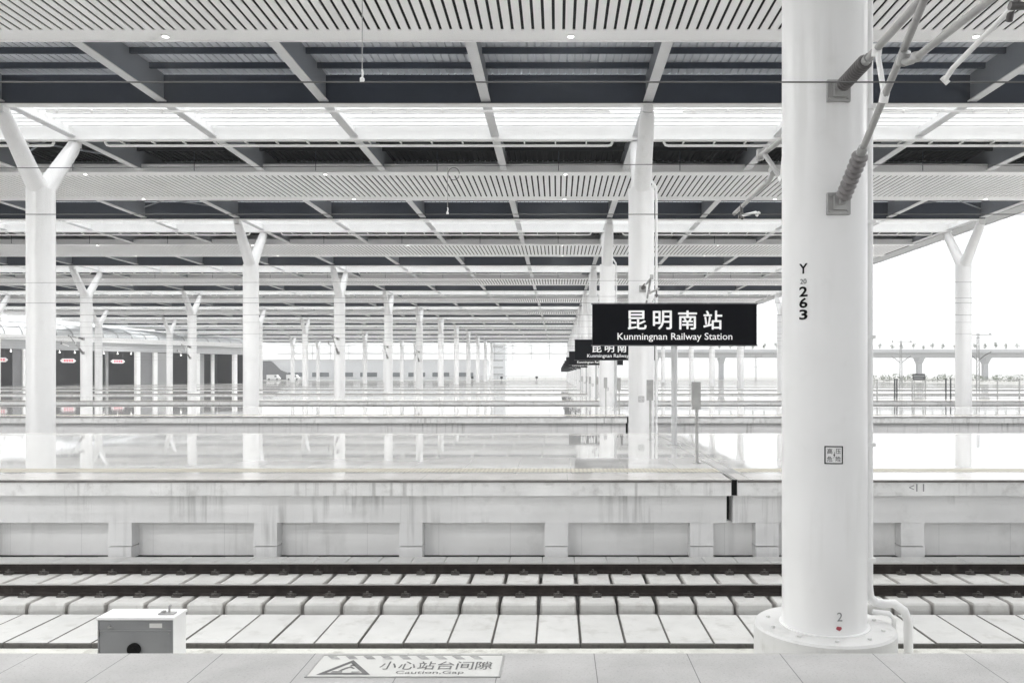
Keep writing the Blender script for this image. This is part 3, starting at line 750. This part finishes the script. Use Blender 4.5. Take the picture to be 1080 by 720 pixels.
MB().box(47.2, 51.5, 4.0, 4.3, .02, 7.05).build('inner_wall', 'edge_soffit', H)
MB().box(52.3, 52.9, 2.0, 2.6, .02, 7.05).build('inner_pillar', 'white', H)
MB().box(27.0, 27.5, 4.0, 4.5, .02, 7.05).build('inner_pillar', 'edge_soffit', H)
v = MB(); n = 10; pr = []
for i in range(n + 1):
    t = i / n * math.pi / 2
    pr.append((-.2 + 12 * (1 - math.cos(t)), 9.9 + 4.6 * math.sin(t)))
inner = [(a + .08, b - .1) for a, b in reversed(pr)]
v.prism(pr + inner, 0, L0, L1)
def vsc(u): return max(.40, min(1.15, .82 - .0072 * u))
v.v = [(a, b, 9.9 + (z - 9.9) * vsc(a)) for a, b, z in v.v]
v.build('glass_roof', 'hall_glass', H)
u = L0 + 1
rb = MB()
pro = [(a - .03, b + .03) for a, b in pr]
rib_poly = [(a - .16, b + .16) for a, b in pr] + list(reversed(pro))
rm = MB().prism(rib_poly, 0, -.1, .1).mesh('roof_rib', 'edge_soffit')
while u < L1:
    r_ = link('roof_rib', rm, H); r_.scale.z = vsc(u); r_.location = (u, 0, 9.9 * (1 - vsc(u))); u += 3.2
for t in (3, 6):
    a, b = pr[t]; rbm = MB().box(L0, L1, a - .2, a - .02, b + .0, b + .14)
    rbm.v = [(a_, b_, 9.9 + (z_ - 9.9) * vsc(a_)) for a_, b_, z_ in rbm.v]
    rbm.build('roof_bar', 'edge_soffit', H)
for i in range(18):
    u = -5 + i * 3.1
    MB().tube([(u, 3.2, 8.19), (u, 3.2, 6.75)], .02, 6).tube([(u, 3.2, 6.75), (u, 3.2, 6.6)], .13, 10).build('ceiling_lamp', 'halllamp', H)
ca, sa = math.cos(ang), math.sin(ang)
def hallpt(u, v_, z): return (-108 + u * ca - v_ * sa, 150 + u * sa + v_ * ca, z)
for u, lab in ((4.4, 'glowing pink and white hanging sign in the leftmost hall opening'), (17.4, 'glowing pink and white hanging sign right of the nearest left column'), (28.0, 'glowing rounded sign with red characters hanging in the middle hall opening')):
    o = thing('hanging_sign', hallpt(u, 1.4, 0), lab, 'sign', None, ang)
    m = MB(); pts = [(-1.5, 4.9), (-1.1, 4.55), (1.1, 4.55), (1.5, 4.9), (1.5, 5.05), (1.1, 5.4), (-1.1, 5.4), (-1.5, 5.05)]
    m.prism(pts, 1, -.15, .15); m.build('panel', 'ledbox', o)
    m = MB()
    for i in range(4): m.box(-.95 + i * .5, -.95 + i * .5 + .38, -.18, -.152, 4.75, 5.2)
    m.build('lit_characters', 'led', o)
    MB().tube([(-1, 0, 5.4), (-1, 0, 8.2)], .04, 6).tube([(1, 0, 5.4), (1, 0, 8.2)], .04, 6).build('hanger', 'dark', o)

# ------------------------------------------------------------------ beyond the canopy: low building, vans, viaduct, fence, masts
B = thing('low_building', (-78, 335, 0), 'long low pale building with strip of windows beyond the far canopy end', 'building')
MB().box(-60, 48, 0, 20, -.1, 8.0).build('wall', 'pale', B)
MB().box(-60.5, 48.5, -.6, 20.5, 8.0, 8.4).build('roof', 'white', B)
for i in range(9):
    w = MB().box(-44 + i * 10, -37 + i * 10, -.06, -.003, 1.2, 3.0).build('window', 'window', B)
    MB().box(-44.15 + i * 10, -36.85 + i * 10, -.10, -.062, 1.05, 1.2).build('sill', 'white', w)
MB().prism([(-46, -.1), (-34, -.1), (-34, 2.8), (-37, 4.0), (-40, 7.0), (-41, 7.7), (-46, 7.7)], 1, -.20, -.07).build('dark_entrance', 'hall_wall', B)
T = tag(MB().box(-32, -25, 385, 400, -.1, 19, ch=.5).build('tower_block', 'pale'), 'pale tower block fading into haze beyond the canopy end', 'building')
for i in range(5): MB().box(-31, -26, 384.94, 384.997, 2 + i * 3.3, 2.5 + i * 3.3).build('window', 'galv', T)
def van(x, y, lab):
    o = thing('parked_van', (x, y, -.1), lab, 'van')
    MB().prism([(-2.6, .35), (2.5, .35), (2.6, 1.0), (2.0, 1.25), (1.5, 2.05), (1.3, 2.15), (-2.5, 2.2), (-2.6, 2.05)], 1, -.95, .95).build('body', 'white', o)
    MB().box(.6, 1.35, -.965, -.952, 1.3, 1.9).build('window', 'window', o)
    for wx in (-1.6, 1.6): MB().tube([(wx, -.97, .36), (wx, -.75, .36)], .36, 14).build('wheel', 'black', o)
van(-120, 318, 'white van parked at the far left in front of the low building')
van(-113, 321, 'white van second from the left in front of the low building')
van(-104.5, 319, 'white van right of two others in front of the low building')
for i, (px, lab) in enumerate(((498, 'leftmost'), (529, 'middle'), (566, 'rightmost'))):
    x, y, z = at(px, 400, 305)
    o = thing('signal_post', (x, y, -.1), '%s of three small dark signals beyond the far canopy end' % lab, 'signal', 'small dark track signals')
    MB().tube([(0, 0, 0), (0, 0, .7)], .09, 8).build('post', 'dark', o)
    MB().box(-.45, .45, -.25, .25, .7, 1.6, ch=.1).build('signal_head', 'black', o)
f = thing('rear_fence', (0, 312, -.1), 'long pale fence line crossing behind the far end of the tracks', 'fence')
MB().box(-45, 30, -.03, .03, 1.55, 1.65).box(-45, 30, -.03, .03, .3, .38).build('fence_rail', 'mesh', f)
m = MB()
for i in range(25): m.box(-45 + i * 3.1, -44.9 + i * 3.1, -.05, .05, 0, 1.7)
m.build('fence_posts', 'mesh', f)

V = thing('road_viaduct', (0, 330, 0), 'long grey road viaduct on concrete piers across the right background', 'bridge')
MB().prism([(-6, 11.4), (6, 11.4), (6, 10.9), (3.4, 10.2), (2.6, 9.0), (-2.6, 9.0), (-3.4, 10.2), (-6, 10.9)], 0, 22, 330).build('deck', 'conc_far', V)
MB().box(22, 330, -6.05, -5.8, 11.4, 12.3).box(22, 330, 5.8, 6.05, 11.4, 12.3).build('parapet', 'conc_far', V)
for i in range(11):
    x = 40 + i * 27
    MB().add([(x - .9, -1, -.1), (x + .9, -1, -.1), (x + .9, 1, -.1), (x - .9, 1, -.1), (x - .9, -1, 6.5), (x + .9, -1, 6.5), (x + .9, 1, 6.5), (x - .9, 1, 6.5), (x - 1.2, -3, 8.99), (x + 1.2, -3, 8.99), (x + 1.2, 3, 8.99), (x - 1.2, 3, 8.99)],
             [(0, 1, 5, 4), (1, 2, 6, 5), (2, 3, 7, 6), (3, 0, 4, 7), (4, 5, 9, 8), (5, 6, 10, 9), (6, 7, 11, 10), (7, 4, 8, 11), (8, 9, 10, 11)]).build('pier', 'conc_far', V)
def leafball(mb, c_, r, n, s, flat=1.0):
    for _ in range(n):
        d = Vector((random.gauss(0, 1), random.gauss(0, 1), random.gauss(0, 1))).normalized() * r * random.uniform(.45, 1.0) ** .6
        p = Vector(c_) + Vector((d.x, d.y, d.z * flat))
        a = Vector((random.uniform(-1, 1), random.uniform(-1, 1), random.uniform(-1, 1))).normalized() * s * random.uniform(.6, 1.3); b = a.orthogonal().normalized() * s * random.uniform(.4, .8)
        mb.add([p - a, p + b, p + a, p - b], [(0, 1, 2, 3)])
for v_ in range(3):
    pass
sap = []
for v_ in range(4):
    t = MB().tube([(0, 0, 0), (.05, 0, 1.2), (0, .05, 2.2 + .3 * v_)], [.10, .07, .03], 6).mesh('trunk', 'bark')
    cr = MB()
    for q in range(4): leafball(cr, (random.uniform(-.5, .5), random.uniform(-.4, .4), 1.7 + q * .4 + .15 * v_), .55, 40, .16)
    sap.append((t, cr.mesh('crown', 'leaf')))
for i in range(34):
    x = 62 + i * 4.3 + random.uniform(-.9, .9)
    o = thing('sapling', (x, 326.5, 11.4), 'small thin young tree in the row along the top of the road viaduct', 'tree', 'young trees along the viaduct', random.uniform(0, 6))
    k_ = i % 4; o.scale = (1, 1, random.uniform(.75, 1.1))
    link('trunk', sap[k_][0], o); link('crown', sap[k_][1], o)
hd = MB()
for i in range(90):
    x = 70 + i * 1.5
    leafball(hd, (x, 250 + random.uniform(-2, 2), .6 + random.uniform(0, .9)), random.uniform(.9, 1.7), 45, .3, .8)
hd = hd.build('shrubs', 'leaf'); hd['kind'] = 'stuff'; tag(hd, 'band of low shrubs growing in front of the viaduct piers', 'shrubs')

# fence with gates on the right, notice board
FY = 72.0
f = thing('wire_fence', (0, FY, 0), 'pale wire mesh fence with dark gate posts on the platform at the right', 'fence')
FX0, FX1 = 26.5, 62.0
m = MB(); x = FX0
while x <= FX1: m.box(x, x + .012, -.006, .006, .06, 1.6); x += .16
z = .2
while z < 1.6: m.box(FX0, FX1, .008, .018, z, z + .012); z += .28
m.build('wire_mesh', 'mesh', f)
MB().box(FX0, FX1, -.02, .006, 1.6, 1.65).box(FX0, FX1, -.02, .006, .02, .06).build('rail', 'galv', f)
for px in (925, 943.5, 945.8, 962, 976, 997.5, 1002.5, 1052, 1075):
    x = at(px, 0, FY)[0]
    dk = px in (943.5, 945.8, 997.5, 1002.5)
    MB().box(x - .05, x + .05, -.06, .03, 0, 1.75 if dk else 1.66).build('post', 'dark' if dk else 'galv', f)
nb = thing('notice_board', (at(968.5, 0, FY)[0], FY - .1, 0), 'small dark notice board mounted on the wire fence at the right', 'notice board')
MB().box(-.55, .55, -.04, 0, 1.62, 2.18).build('board', 'dark', nb)
MB().box(-.48, .48, -.046, -.0405, 1.92, 2.05).box(-.48, .40, -.046, -.0405, 1.74, 1.82).build('notice_bands', 'cab_grey', nb)
MB().box(-.42, -.36, 0, .04, 0, 2.1).box(.36, .42, 0, .04, 0, 2.1).build('support', 'galv', nb)
mast = thing('catenary_mast', (56.3, 107.9, -.1), '', 'mast', 'overhead line masts in the open at right')
m = MB()
for sx in (-.2, .2): m.tube([(sx, 0, 0), (sx * .6, 0, 7.8)], .06, 6)
for i in range(12): m.tube([(-.2 + .006 * i, 0, i * .62), (.2 - .006 * i, 0, i * .62 + .62)], .025, 5)
m.build('lattice_post', 'galv', mast)
MB().tube([(-1.6, 0, 7.5), (1.9, 0, 7.55)], .06, 6).tube([(-1.4, 0, 7.5), (-1.4, 0, 7.8)], .09, 6).tube([(1.6, 0, 7.5), (1.6, 0, 7.8)], .09, 6).build('cross_arm', 'galv', mast)
MB().tube([(.2, 0, 4.2), (.9, 0, 4.8), (.9, -1.6, 5.2)], .05, 6).tube([(-.2, 0, 4.2), (-.9, 0, 4.8), (-.9, 1.6, 5.2)], .05, 6).build('bracket_arm', 'dark', mast)
mast['label'] = 'grey lattice overhead line mast right of the canopy-edge column'
for k in range(1, 6): dup(mast, (56.3, 107.9 + P * k, -.1), None, 'grey lattice overhead line mast in the open, %s from the camera' % ORD[k])
